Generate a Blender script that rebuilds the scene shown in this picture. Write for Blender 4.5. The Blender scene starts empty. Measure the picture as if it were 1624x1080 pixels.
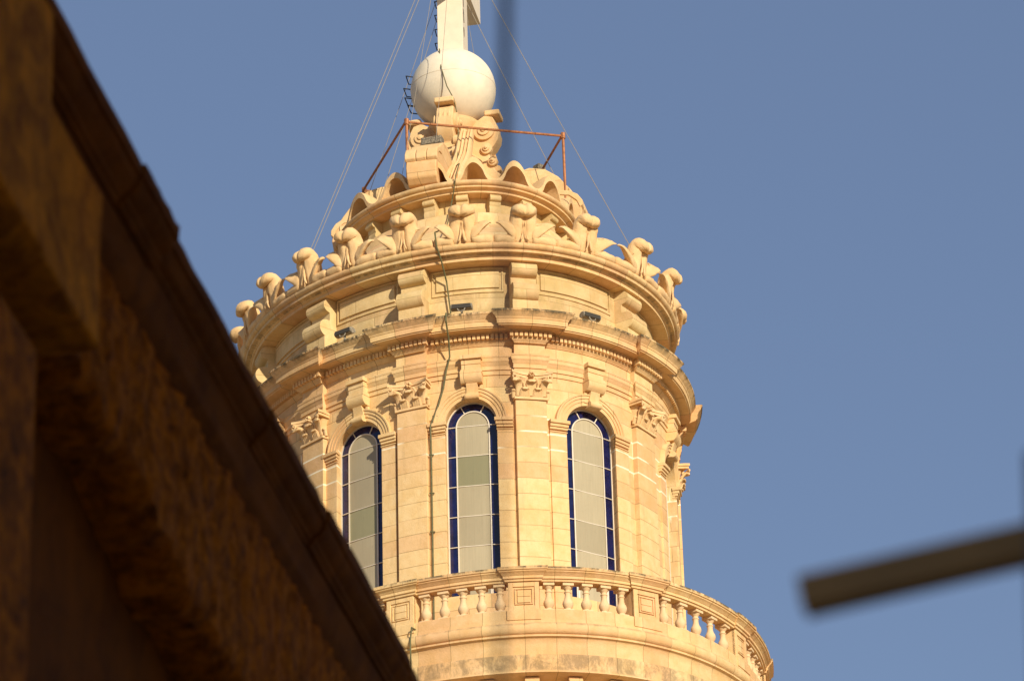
import bpy, math, random
import numpy as np
from mathutils import Matrix, Vector
S = bpy.context.scene
R_ = math.radians
rng = random.Random(7)

# ------------------------------------------------------------------ camera, sky, sun, exposure
F_PX, PITCH, YAW, ROLL, DIST = 5655.333, 0.445543, 0.016508, -0.027555, 60.0
def set_camera():
    cd = bpy.data.cameras.new('camera'); co = bpy.data.objects.new('camera', cd)
    S.collection.objects.link(co); S.camera = co
    fw = Vector((math.sin(YAW)*math.cos(PITCH), math.cos(YAW)*math.cos(PITCH), math.sin(PITCH)))
    r0 = Vector((math.cos(YAW), -math.sin(YAW), 0)); u0 = r0.cross(fw)
    rt = math.cos(ROLL)*r0 + math.sin(ROLL)*u0; up = -math.sin(ROLL)*r0 + math.cos(ROLL)*u0
    m = Matrix((rt, up, -fw)).transposed().to_4x4(); m.translation = Vector((0, -DIST, 0))
    co.matrix_world = m
    cd.sensor_width = 36.0; cd.lens = F_PX/1624*36; cd.clip_start = 0.1; cd.clip_end = 6000
    cd.dof.use_dof = True; cd.dof.focus_distance = 63.5; cd.dof.aperture_fstop = 5.6
    cd.dof.aperture_blades = 0
set_camera()
SUN_AZ, SUN_EL = R_(24), R_(21)          # azimuth to the right of the viewer's back
sun_dir = Vector((math.sin(SUN_AZ)*math.cos(SUN_EL), -math.cos(SUN_AZ)*math.cos(SUN_EL), math.sin(SUN_EL)))
sl = bpy.data.lights.new('sun', 'SUN'); so = bpy.data.objects.new('sun', sl); S.collection.objects.link(so)
sl.energy = 5.0; sl.angle = R_(0.55); sl.color = (1.0, 0.89, 0.675)
so.rotation_euler = sun_dir.to_track_quat('Z', 'Y').to_euler(); so.location = (30, -90, 60)
w = bpy.data.worlds.new("World"); S.world = w; w.use_nodes = True
nt = w.node_tree; bg = nt.nodes['Background']
sk = nt.nodes.new('ShaderNodeTexSky'); sk.sky_type = 'NISHITA'; sk.sun_disc = False
sk.sun_elevation = SUN_EL; sk.sun_rotation = math.atan2(sun_dir.x, sun_dir.y)
sk.air_density = 1.0; sk.dust_density = 0.35; sk.ozone_density = 1.0
hs = nt.nodes.new('ShaderNodeHueSaturation'); hs.inputs['Saturation'].default_value = 1.0; hs.inputs['Hue'].default_value = .504
nt.links.new(sk.outputs[0], hs.inputs['Color']); mx_ = nt.nodes.new('ShaderNodeMix'); mx_.data_type = 'RGBA'; mx_.inputs[0].default_value = .55; mx_.inputs[7].default_value = (1.47, 2.12, 3.74, 1)
nt.links.new(hs.outputs[0], mx_.inputs[6]); nt.links.new(mx_.outputs[2], bg.inputs[0])
bg.inputs[1].default_value = 0.103
S.view_settings.view_transform = 'Standard'; S.view_settings.look = 'None'
S.cycles.diffuse_bounces = 8; S.cycles.max_bounces = 12
S.view_settings.exposure = 0.08; S.view_settings.gamma = 1.0

# ------------------------------------------------------------------ plan of the tower: an oval
PSI = 0.267266
HC = (0.0192766, -0.0210621, -0.0464157, -0.0152213, 0.0181843, 0.0139424)
ZL, ZD, ZA, ZU = (-0.2258, 6.05), (-0.1857, 4.4), (-0.1594, 4.4), (-0.1595, 2.45)
def _w(Z, r, ph, z):
    g = 1 + HC[0]*np.cos(ph)+HC[1]*np.sin(ph)+HC[2]*np.cos(3*ph)+HC[3]*np.sin(3*ph)+HC[4]*np.cos(4*ph)+HC[5]*np.sin(4*ph)
    r = r*g; x = r*np.sin(ph); y = -r*np.cos(ph); c, s = math.cos(PSI), math.sin(PSI)
    u = (x*c+y*s)*math.exp(Z[0]); v = (-x*s+y*c)*math.exp(-Z[0])
    return np.stack([u*c-v*s, u*s+v*c, z+0*ph], -1)
def nrm(Z, ph):
    e = 1e-4; t = (_w(Z, Z[1], ph+e, 0*ph)-_w(Z, Z[1], ph-e, 0*ph))/(2*e)
    L = np.hypot(t[..., 0], t[..., 1])
    return np.stack([t[..., 1]/L, -t[..., 0]/L, 0*L], -1), L
def W(Z, r, deg, z):
    """plan point at 'radius' r (offset along the normal of the oval), azimuth deg, height z"""
    r, deg, z = np.broadcast_arrays(*(np.asarray(a, float) for a in (r, deg, z)))
    ph = np.radians(deg); n, _ = nrm(Z, ph)
    return _w(Z, Z[1], ph, z) + n*(r-Z[1])[..., None]
def kdeg(Z, deg):
    return math.degrees(1/float(nrm(Z, np.array(math.radians(deg)))[1]))
class Loc:
    """local frame on the drum: t along the wall (m), u outwards, z up"""
    def __init__(s, Z, Rb, deg, flat=False):
        s.Z, s.R, s.d, s.k, s.flat = Z, Rb, deg, kdeg(Z, deg), flat
        s.n = nrm(Z, np.array(math.radians(deg)))[0]; s.o = W(Z, Rb, deg, 0.0)
        s.t = np.array([-s.n[1], s.n[0], 0.0])
    def __call__(s, t, u, z):
        t, u, z = np.broadcast_arrays(*(np.asarray(a, float) for a in (t, u, z)))
        if s.flat:
            P = s.o + t[..., None]*s.t + u[..., None]*s.n
            return np.concatenate([P[..., :2], z[..., None]], -1)
        return W(s.Z, s.R, s.d+t*s.k, z) + u[..., None]*s.n
    def uv(s, t, z):
        return np.stack(np.broadcast_arrays(t+math.radians(s.d)*s.Z[1], z), -1)

# ------------------------------------------------------------------ mesh builder
class MB:
    def __init__(s): s.v, s.uv, s.g, s.f, s.n = [], [], [], [], 0
    def add(s, P, UV, F, g=0.0):
        P = np.asarray(P, float).reshape(-1, 3); k = len(P)
        s.v.append(P); s.uv.append(np.asarray(UV, float).reshape(-1, 2)); s.g.append(np.broadcast_to(np.asarray(g, float).ravel() if np.ndim(g) else g, (k,)))
        s.f += [[i+s.n for i in f] for f in F]; s.n += k
    def grid(s, P, UV, wi=False, wj=False, caps=False, g=0.0):
        n, m = P.shape[:2]; F = []
        for i in range(n if wi else n-1):
            for j in range(m if wj else m-1):
                i2, j2 = (i+1) % n, (j+1) % m
                F.append((i*m+j, i2*m+j, i2*m+j2, i*m+j2))
        if caps:
            F.append(tuple(range(m))); F.append(tuple((n-1)*m+j for j in reversed(range(m))))
        s.add(P, UV, F, g)
    def build(s, name, mat, parent=None, bevel=0.0, sharp=38, seg=2, flat=False):
        me = bpy.data.meshes.new(name); V = np.concatenate(s.v)
        if parent is not None: V = V - np.array(root_loc(parent))
        me.from_pydata(V.tolist(), [], s.f); me.update()
        a = me.attributes.new('grime', 'FLOAT', 'POINT'); a.data.foreach_set('value', np.concatenate(s.g).astype(np.float32))
        ul = me.uv_layers.new(name='UVMap'); UV = np.concatenate(s.uv)
        idx = np.empty(len(me.loops), np.int32); me.loops.foreach_get('vertex_index', idx)
        ul.data.foreach_set('uv', UV[idx].astype(np.float32).ravel())
        import bmesh
        bm = bmesh.new(); bm.from_mesh(me); bmesh.ops.recalc_face_normals(bm, faces=bm.faces); bm.to_mesh(me); bm.free()
        if flat: me.shade_flat()
        else: me.shade_smooth(); me.set_sharp_from_angle(angle=R_(sharp))
        me.materials.append(mat)
        o = bpy.data.objects.new(name, me); S.collection.objects.link(o)
        if parent is not None: o.parent = parent
        if bevel > 0:
            b = o.modifiers.new('bevel', 'BEVEL'); b.width = bevel; b.segments = seg; b.limit_method = 'ANGLE'; b.angle_limit = R_(35)
            b.harden_normals = True
        return o
def root_loc(o):
    x = Vector((0, 0, 0))
    while o is not None: x += o.location; o = o.parent
    return x
def tag(o, label, cat, group=None, kind=None):
    if label: o['label'] = label
    if cat: o['category'] = cat
    if group: o['group'] = group
    if kind: o['kind'] = kind
    return o
def empty(name, loc, label, cat, group=None):
    o = bpy.data.objects.new(name, None); o.location = loc; o.empty_display_size = .3; S.collection.objects.link(o)
    return tag(o, label, cat, group)
def sweep(mb, Z, prof, d0, d1, n=None, closed=True, mitre=None, ring=False, g=None):
    """prof: (r, z[, grime]); mitre=(coef, r0): ends move outwards with r"""
    n = n or max(2, int(abs(d1-d0)/1.5)+1)
    pr = np.array([(p[0], p[1]) for p in prof]); gr = np.array([p[2] if len(p) > 2 else 0. for p in prof])
    dc, h = (d0+d1)/2, (d1-d0)/2
    s = np.linspace(-1, 1, n+1)[: n if ring else n+1]
    hw = np.full(len(pr), h)
    if mitre: hw = h + np.maximum(mitre[0]*(pr[:, 0]-mitre[1]), 0.0)*kdeg(Z, dc)
    deg = dc + s[:, None]*hw[None, :]
    P = W(Z, pr[None, :, 0], deg, pr[None, :, 1])
    arc = np.cumsum(np.r_[0, np.hypot(*np.diff(pr, axis=0).T)])
    UV = np.stack([np.radians(deg)*Z[1]*1.0, np.broadcast_to(pr[None, :, 1]+0.35*(arc-arc[0])[None, :]*0, deg.shape)], -1)
    mb.grid(P, UV, wi=ring, wj=closed, caps=(closed and not ring), g=np.broadcast_to(gr[None, :], deg.shape))
def box(mb, L, t0, t1, u0, u1, z0, z1, nt=1, g=0.0, taper=0.0):
    ts = np.linspace(0, 1, nt+1); P = []; UV = []; G = []
    for q in ts:
        ring = []
        for (u, z, gg) in ((u0, z0, 0), (u1, z0, 0), (u1, z1, g), (u0, z1, g)):
            a, b = t0, t1
            if z == z1: a, b = t0+taper, t1-taper
            t = a+(b-a)*q
            ring.append((t, u, z)); G.append(gg)
        ring = np.array(ring); P.append(L(ring[:, 0], ring[:, 1], ring[:, 2])); UV.append(L.uv(ring[:, 0]+ring[:, 1]*.3, ring[:, 2]))
    mb.grid(np.array(P), np.array(UV), wj=True, caps=True, g=np.array(G))
def extrude(mb, L, prof, t0, t1, nt=1, g=0.0, tw=None):
    """closed profile (u,z) extruded along t; tw = optional per-point half-width factor"""
    pr = np.array(prof); P = []; UV = []
    f = np.ones(len(pr)) if tw is None else np.array(tw)
    for q in np.linspace(-1, 1, nt+1):
        t = (t0+t1)/2 + q*(t1-t0)/2*f
        P.append(L(t, pr[:, 0], pr[:, 1])); UV.append(L.uv(t+pr[:, 0]*.3, pr[:, 1]))
    mb.grid(np.array(P), np.array(UV), wj=True, caps=True, g=g)
def loft(mb, L, rings, g=0.0):
    R = np.array(rings, float); P = L(R[..., 0], R[..., 1], R[..., 2])
    mb.grid(P, L.uv(R[..., 0]+.4*R[..., 1], R[..., 2]), wj=True, caps=True, g=g)
def tube(mb, pts, r, n=6):
    pts = [Vector(p) for p in pts]; rings = []
    for i, p in enumerate(pts):
        d = (pts[min(i+1, len(pts)-1)]-pts[max(i-1, 0)]).normalized()
        a = d.orthogonal() if i == 0 else (a - d*a.dot(d)); a.normalize(); b = d.cross(a)
        rr = r[i] if isinstance(r, (list, tuple)) else r
        rings.append([tuple(p + rr*(math.cos(2*math.pi*j/n)*a+math.sin(2*math.pi*j/n)*b)) for j in range(n)])
    P = np.array(rings); mb.grid(P, P[..., :2], wj=True, caps=True)
def lathe(mb, o, prof, n=16, ax=None, g=0.0):
    a = np.linspace(0, 2*math.pi, n, endpoint=False); pr = np.array(prof)
    P = np.stack([o[0]+pr[:, None, 0]*np.cos(a), o[1]+pr[:, None, 0]*np.sin(a), o[2]+pr[:, None, 1]+0*a], -1)
    mb.grid(P, np.stack([a*.3+0*P[..., 0], P[..., 2]], -1), wj=True, caps=True, g=g)
def arc(cu, cz, r, a0, a1, n=8, ru=None):
    return [(cu+(ru or r)*math.cos(R_(a)), cz+r*math.sin(R_(a))) for a in np.linspace(a0, a1, n)]
def wbox(mb, O, X, Y, Zv, x0, x1, y0, y1, z0, z1):
    O, X, Y, Zv = (np.array(a, float) for a in (O, X, Y, Zv))
    P = np.array([[O+X*x+Y*y+Zv*z for (y, z) in ((y0, z0), (y1, z0), (y1, z1), (y0, z1))] for x in (x0, x1)])
    UV = np.array([[(x+y*.5, z) for (y, z) in ((y0, z0), (y1, z0), (y1, z1), (y0, z1))] for x in (x0, x1)])
    mb.grid(P, UV, wj=True, caps=True)

# ------------------------------------------------------------------ materials
def mat_new(name):
    m = bpy.data.materials.new(name); m.use_nodes = True; t = m.node_tree
    return m, t, t.nodes['Principled BSDF']
def N(t, kind, **kw):
    n = t.nodes.new(kind)
    for k, v in kw.items():
        if k in n.inputs.keys() if isinstance(k, str) else False: n.inputs[k].default_value = v
        else: setattr(n, k, v)
    return n
def mixc(t, fac, a, b, mode='MIX'):
    n = t.nodes.new('ShaderNodeMix'); n.data_type = 'RGBA'; n.blend_type = mode
    for s, v in ((0, fac), (6, a), (7, b)):
        if hasattr(v, 'is_linked') or hasattr(v, 'links'): t.links.new(v, n.inputs[s])
        else: n.inputs[s].default_value = v if s == 0 else (*v, 1)
    return n.outputs[2]
def ramp(t, src, a, b):
    n = t.nodes.new('ShaderNodeMapRange'); n.inputs[1].default_value = a; n.inputs[2].default_value = b; n.interpolation_type = 'SMOOTHSTEP'
    t.links.new(src, n.inputs[0]); return n.outputs[0]
def math_(t, op, a, b=None):
    n = t.nodes.new('ShaderNodeMath'); n.operation = op
    for i, v in enumerate((a, b)):
        if v is None: continue
        if hasattr(v, 'links'): t.links.new(v, n.inputs[i])
        else: n.inputs[i].default_value = v
    return n.outputs[0]
def noise(t, vec, scale, detail=4, rough=.55, dist=0):
    n = t.nodes.new('ShaderNodeTexNoise'); n.inputs['Scale'].default_value = scale; n.inputs['Detail'].default_value = detail
    n.inputs['Roughness'].default_value = rough; n.inputs['Distortion'].default_value = dist; t.links.new(vec, n.inputs['Vector']); return n.outputs['Fac']
def stone(name, c1, c2, warm, mortar=.6, bw=.78, bh=.285, bricks=True, pale_joints=False, grime_c=(.115, .09, .055), bump=.38, dark=1.0, ms=1.0, stripe=.26, wf=.30):
    m, t, b = mat_new(name); b.inputs['Roughness'].default_value = .92; b.inputs['Specular IOR Level'].default_value = .15
    geo = t.nodes.new('ShaderNodeNewGeometry'); pos = geo.outputs['Position']
    uv = t.nodes.new('ShaderNodeUVMap'); uv.uv_map = 'UVMap'
    br = t.nodes.new('ShaderNodeTexBrick'); br.offset = .5; br.inputs['Scale'].default_value = 1.0
    br.inputs['Brick Width'].default_value = bw; br.inputs['Row Height'].default_value = bh
    br.inputs['Mortar Size'].default_value = .0065; br.inputs['Mortar Smooth'].default_value = .35; br.inputs['Bias'].default_value = 0
    br.inputs['Color1'].default_value = (0, 0, 0, 1); br.inputs['Color2'].default_value = (1, 1, 1, 1); br.inputs['Mortar'].default_value = (.5, .5, .5, 1)
    # wobble the joints a little
    wn = t.nodes.new('ShaderNodeTexNoise'); wn.inputs['Scale'].default_value = 3.0; t.links.new(pos, wn.inputs['Vector'])
    va = t.nodes.new('ShaderNodeVectorMath'); va.operation = 'MULTIPLY_ADD'; t.links.new(wn.outputs['Color'], va.inputs[0])
    va.inputs[1].default_value = (.008, .008, 0); t.links.new(uv.outputs[0], va.inputs[2]); t.links.new(va.outputs[0], br.inputs['Vector'])
    big = noise(t, pos, .9, 4, .6); mid = noise(t, pos, 4.5*ms, 6, .62, .4); fine = noise(t, pos, 38, 5, .7)
    mp = t.nodes.new('ShaderNodeMapping'); mp.inputs['Scale'].default_value = (6*ms, 6*ms, .7); t.links.new(pos, mp.inputs[0])
    streak = noise(t, mp.outputs[0], 1.6, 5, .6)
    col = mixc(t, ramp(t, mid, .3, .72), c1, c2)
    if bricks:
        tone = mixc(t, .30, (.5, .5, .5), br.outputs['Color']); col = mixc(t, .42, col, tone, 'OVERLAY')
    col = mixc(t, math_(t, 'MULTIPLY', ramp(t, big, .45, .75), wf), col, warm)
    col = mixc(t, math_(t, 'MULTIPLY', ramp(t, fine, .45, .8), .20), col, tuple(x*.62 for x in c2))
    col = mixc(t, math_(t, 'MULTIPLY', ramp(t, streak, .52, .74), stripe), col, tuple(x*.55 for x in c1))
    hgt = fine
    if bricks:
        if pale_joints:   # fresh lime pointing on some of the upper courses
            sx = t.nodes.new('ShaderNodeSeparateXYZ'); t.links.new(pos, sx.inputs[0])
            up = math_(t, 'MULTIPLY', ramp(t, sx.outputs[2], 24.05, 24.25), math_(t, 'SUBTRACT', 1.0, ramp(t, sx.outputs[2], 24.95, 25.1)))
            up = math_(t, 'MULTIPLY', up, ramp(t, noise(t, pos, .8, 2), .42, .5))
            b2 = t.nodes.new('ShaderNodeTexBrick'); b2.offset = .5; b2.inputs['Scale'].default_value = 1.0
            for nm, vv in (('Brick Width', bw), ('Row Height', bh), ('Mortar Size', .019), ('Mortar Smooth', .5)): b2.inputs[nm].default_value = vv
            t.links.new(va.outputs[0], b2.inputs['Vector'])
            col = mixc(t, math_(t, 'MULTIPLY', math_(t, 'MULTIPLY', up, b2.outputs['Fac']), ramp(t, noise(t, pos, 5, 4), .3, .5)), col, (.88, .78, .58))
            jc = mixc(t, up, tuple(x*mortar for x in c2), (.88, .78, .58))
        else:
            jc = mixc(t, 0.0, tuple(x*mortar for x in c2), (0, 0, 0))
        jf = math_(t, 'MULTIPLY', br.outputs['Fac'], ramp(t, noise(t, pos, 2.2, 3), .25, .5))
        col = mixc(t, jf, col, jc)
        hgt = math_(t, 'SUBTRACT', fine, math_(t, 'MULTIPLY', jf, .8))
    mp2 = t.nodes.new('ShaderNodeMapping'); mp2.inputs['Scale'].default_value = (3.6, 3.6, 2.2); t.links.new(pos, mp2.inputs[0])
    at = t.nodes.new('ShaderNodeAttribute'); at.attribute_name = 'grime'
    gm = math_(t, 'MULTIPLY', at.outputs['Fac'], ramp(t, noise(t, mp2.outputs[0], 1.0, 8, .78, .5), .40, .60))
    gm2 = math_(t, 'MULTIPLY', gm, .85)
    col = mixc(t, gm2, col, grime_c)
    if dark != 1.0: col = mixc(t, 1.0, col, (dark,)*3, 'MULTIPLY')
    t.links.new(col, b.inputs['Base Color'])
    bp = t.nodes.new('ShaderNodeBump'); bp.inputs['Strength'].default_value = bump; bp.inputs['Distance'].default_value = .02
    hh = math_(t, 'ADD', hgt, math_(t, 'MULTIPLY', mid, .9)); t.links.new(hh, bp.inputs['Height']); t.links.new(bp.outputs[0], b.inputs['Normal'])
    return m
LC1, LC2, LW = (.745, .51, .275), (.665, .43, .20), (.69, .405, .145)
M_wall = stone('limestone_ashlar', LC1, LC2, LW, pale_joints=True)
M_pil = stone('limestone_pilaster', LC1, LC2, LW, bw=40., pale_joints=True)
M_trim = stone('limestone_trim', LC1, LC2, LW, bw=.62, bh=40., mortar=.5)
M_attic = stone('limestone_attic', (.69, .495, .265), (.58, .405, .19), (.40, .31, .12), wf=.62, bh=.44, bw=1.1, mortar=.72)
M_carve = stone('limestone_carved', (.75, .525, .29), (.68, .445, .22), (.68, .405, .155), bricks=False, bump=.4)
M_baluster = stone('limestone_turned', (.73, .54, .34), (.68, .475, .27), (.66, .41, .19), bricks=False, bump=.15)
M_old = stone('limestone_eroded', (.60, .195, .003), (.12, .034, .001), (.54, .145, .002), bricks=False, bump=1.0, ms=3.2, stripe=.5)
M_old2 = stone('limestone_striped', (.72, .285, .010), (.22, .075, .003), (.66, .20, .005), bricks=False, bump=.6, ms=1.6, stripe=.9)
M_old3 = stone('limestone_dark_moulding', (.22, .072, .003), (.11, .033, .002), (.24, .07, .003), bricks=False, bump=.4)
M_far = stone('limestone_house', (.78, .55, .29), (.72, .48, .23), (.70, .43, .17), bh=.27, bw=.6)
def plain(name, c, rough=.6, metal=0., spec=.4, var=.15, scale=9, bump=0., c2=None, hi=.75):
    m, t, b = mat_new(name); geo = t.nodes.new('ShaderNodeNewGeometry')
    n = noise(t, geo.outputs['Position'], scale, 5, .65)
    t.links.new(mixc(t, ramp(t, n, .35, hi), c, c2 or tuple(x*(1-var) for x in c)), b.inputs['Base Color'])
    b.inputs['Roughness'].default_value = rough; b.inputs['Metallic'].default_value = metal; b.inputs['Specular IOR Level'].default_value = spec
    if bump:
        bp = t.nodes.new('ShaderNodeBump'); bp.inputs['Strength'].default_value = bump; bp.inputs['Distance'].default_value = .01
        t.links.new(n, bp.inputs['Height']); t.links.new(bp.outputs[0], b.inputs['Normal'])
    return m
M_ball = plain('cream_gloss_paint', (.78, .69, .55), .7, spec=.2, var=.16, scale=2.6)
M_crosspaint = plain('cream_peeling_paint', (.74, .64, .50), .55, var=.08, scale=6)
M_rust_patch = plain('bare_weathered_wood', (.22, .17, .12), .9, var=.5, scale=30)
M_white = plain('white_window_paint', (.72, .64, .54), .5, var=.12, scale=8)
M_blue = plain('cobalt_glass', (.010, .013, .078), .12, spec=.6, var=.6, scale=5)
M_copper = plain('copper_rail', (.42, .17, .07), .55, metal=.35, var=.45, scale=14)
M_wire = plain('steel_wire', (.33, .285, .225), .6, metal=.2, var=.2)
M_black = plain('black_iron', (.03, .03, .032), .6)
M_green = plain('green_cable', (.135, .125, .055), .7, var=.45, scale=12)
M_lamp = plain('grey_lamp_housing', (.34, .30, .24), .6, c2=(.16, .14, .11), scale=40, hi=.65)
M_lamp2 = plain('speckled_lamp_housing', (.30, .25, .18), .7, c2=(.10, .085, .065), scale=45, hi=.6)
M_alu = plain('weathered_aluminium', (.24, .135, .035), .6, metal=.0, var=.3, scale=5)
M_rod = plain('grey_blue_iron_rod', (.05, .05, .065), .6)
M_street = plain('street_paving', (.50, .37, .21), .9, var=.25, scale=3)
M_dark = plain('dark_interior', (.05, .045, .04), .9)
def glass_panel(name, c, c2, rough):
    m, t, b = mat_new(name); uv = t.nodes.new('ShaderNodeUVMap'); uv.uv_map = 'UVMap'
    mp = t.nodes.new('ShaderNodeMapping'); mp.inputs['Scale'].default_value = (34, 1.2, 1); t.links.new(uv.outputs[0], mp.inputs[0])
    n = noise(t, mp.outputs[0], 1.5, 3); geo = t.nodes.new('ShaderNodeNewGeometry'); n2 = noise(t, geo.outputs['Position'], 1.4, 3)
    col = mixc(t, math_(t, 'MULTIPLY', ramp(t, n, .35, .75), .5), c, c2); col = mixc(t, math_(t, 'MULTIPLY', ramp(t, n2, .4, .7), .35), col, c2)
    obi = t.nodes.new('ShaderNodeObjectInfo'); isl = ramp(t, obi.outputs['Random'], 0, 1); col = mixc(t, math_(t, 'MULTIPLY', isl, .5), col, tuple(x*.72 for x in c2))
    n3 = noise(t, geo.outputs['Position'], 14, 6, .7); col = mixc(t, math_(t, 'MULTIPLY', ramp(t, n3, .55, .8), .3), col, tuple(x*.6 for x in c2))
    t.links.new(col, b.inputs['Base Color']); b.inputs['Roughness'].default_value = rough; b.inputs['Specular IOR Level'].default_value = .3
    return m
M_frost = glass_panel('frosted_glass', (.45, .385, .262), (.36, .305, .205), .45)
M_clear = glass_panel('greenish_glass', (.30, .275, .165), (.25, .235, .14), .3)

# ------------------------------------------------------------------ the ground
def ground():
    mb = MB(); n = 24; x = np.linspace(-1, 1, n); x = np.sign(x)*np.abs(x)**2.5*3000
    P = np.stack([*np.meshgrid(x, x, indexing='ij'), np.full((n, n), -1.6)], -1); mb.grid(P, P[..., :2])
    tag(mb.build('ground', M_street), None, None, kind='structure')
ground()

# ------------------------------------------------------------------ the lantern tower
GZ = -1.6
tower = empty('lantern_tower', (0, 0, GZ), 'oval honey limestone lantern tower with pilasters, arched blue windows and carved crown', 'tower')
PIL = [(-95, .56), (-71, .56), (-45.75, .56), (-18.73, .55), (12.22, .53), (49.85, .60), (85.5, .60), (108, .56)]
WIN = [-83, -58.5, -33.4, -3.75, 30.4, 67.2, 96.5]
WALL = 4.34
Z_SPR, W_R = 24.71, .455
Z_SILL = 21.62

def wloc(d):
    L = Loc(ZD, WALL, d); turn, wide = {-33.4: (16, 1.09), 30.4: (-11, 1.15)}.get(d, (0, 1.0))
    c_, s_ = math.cos(R_(turn)), math.sin(R_(turn)); n = L.n
    L.n = np.array([n[0]*c_-n[1]*s_, n[0]*s_+n[1]*c_, 0.0]); L.k *= wide
    return L
def drum_wall():
    mb = MB(); T = .66; ztop = 25.52
    cuts = []
    for d in WIN:
        k = wloc(d).k; cuts.append((d-T*k, d+T*k))
    edges = [cuts[-1][1]-360] + [e for c in cuts for e in c]
    for i in range(0, len(edges)-1, 2):
        a, b = edges[i], edges[i+1]
        sweep(mb, ZD, [(WALL, z) for z in np.arange(20.2, ztop+.01, .53)]+[(WALL, ztop)], a, b, closed=False, n=max(2, int((b-a)/2)))
    for d in WIN:
        L = wloc(d)
        for sg in (-1, 1):
            t = np.linspace(W_R, T, 4)*sg; z = np.array([20.2, Z_SILL, 23., Z_SPR])
            tt, zz = np.meshgrid(t, z, indexing='ij'); mb.grid(L(tt, 0, zz), L.uv(tt, zz))
        t = np.linspace(-W_R, W_R, 7); z = np.array([20.2, Z_SILL]); tt, zz = np.meshgrid(t, z, indexing='ij'); mb.grid(L(tt, 0, zz), L.uv(tt, zz))
        H = ztop-Z_SPR; ac = math.atan2(H, T)
        th = np.unique(np.r_[np.linspace(0, math.pi, 25), ac, math.pi-ac]); inn = np.stack([W_R*np.cos(th), Z_SPR+W_R*np.sin(th)], -1)
        sc = np.minimum(T/np.maximum(np.abs(np.cos(th)), 1e-6), H/np.maximum(np.sin(th), 1e-6))
        out = np.stack([sc*np.cos(th), Z_SPR+sc*np.sin(th)], -1)
        G = np.stack([inn, (inn+out)/2, out], 1); mb.grid(L(G[..., 0], 0, G[..., 1]), L.uv(G[..., 0], G[..., 1]))
        # reveal
        con = [(W_R, Z_SILL), (W_R, 22.6), (W_R, 23.6)]+[tuple(p) for p in inn]+[(-W_R, 23.6), (-W_R, 22.6), (-W_R, Z_SILL)]
        con = np.array(con); us = np.array([0, -.10, -.19])
        P = L(con[:, None, 0], us[None, :], con[:, None, 1]); mb.grid(P, np.stack([us[None, :]+0*con[:, None, 0]+math.radians(d)*4.4, con[:, None, 1]+0*us[None, :]], -1))
        tt, uu = np.meshgrid(np.linspace(-W_R, W_R, 7), us, indexing='ij'); mb.grid(L(tt, uu, Z_SILL), L.uv(tt, Z_SILL+uu))
    mb.build('drum_wall', M_wall, tower)
drum_wall()

def leaf_rings(path, hw, th, t0=0, splay=0.0, groove=.0, n=14):
    """rings of a carved leaf following path (u,z) with half widths hw, half thickness th"""
    p = np.array(path, float); out = []
    for i in range(len(p)):
        d = p[min(i+1, len(p)-1)]-p[max(i-1, 0)]; d /= np.hypot(*d); nn = np.array([d[1], -d[0]])
        ring = []
        for j in range(n):
            a = 2*math.pi*j/n; c, s = math.cos(a), math.sin(a)
            x = hw[i]*np.sign(c)*abs(c)**.8; y = th[i]*np.sign(s)*abs(s)**.8
            if groove: y -= np.sign(s)*groove*abs(s)*th[i]*math.exp(-(x/(.13*hw[i]))**2)*(1 if th[i] > .02 else 0)
            q = p[i]+nn*y; f = i/(len(p)-1)
            ring.append((t0+x+splay*f*f, q[0], q[1]))
        out.append(ring)
    return out

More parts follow.
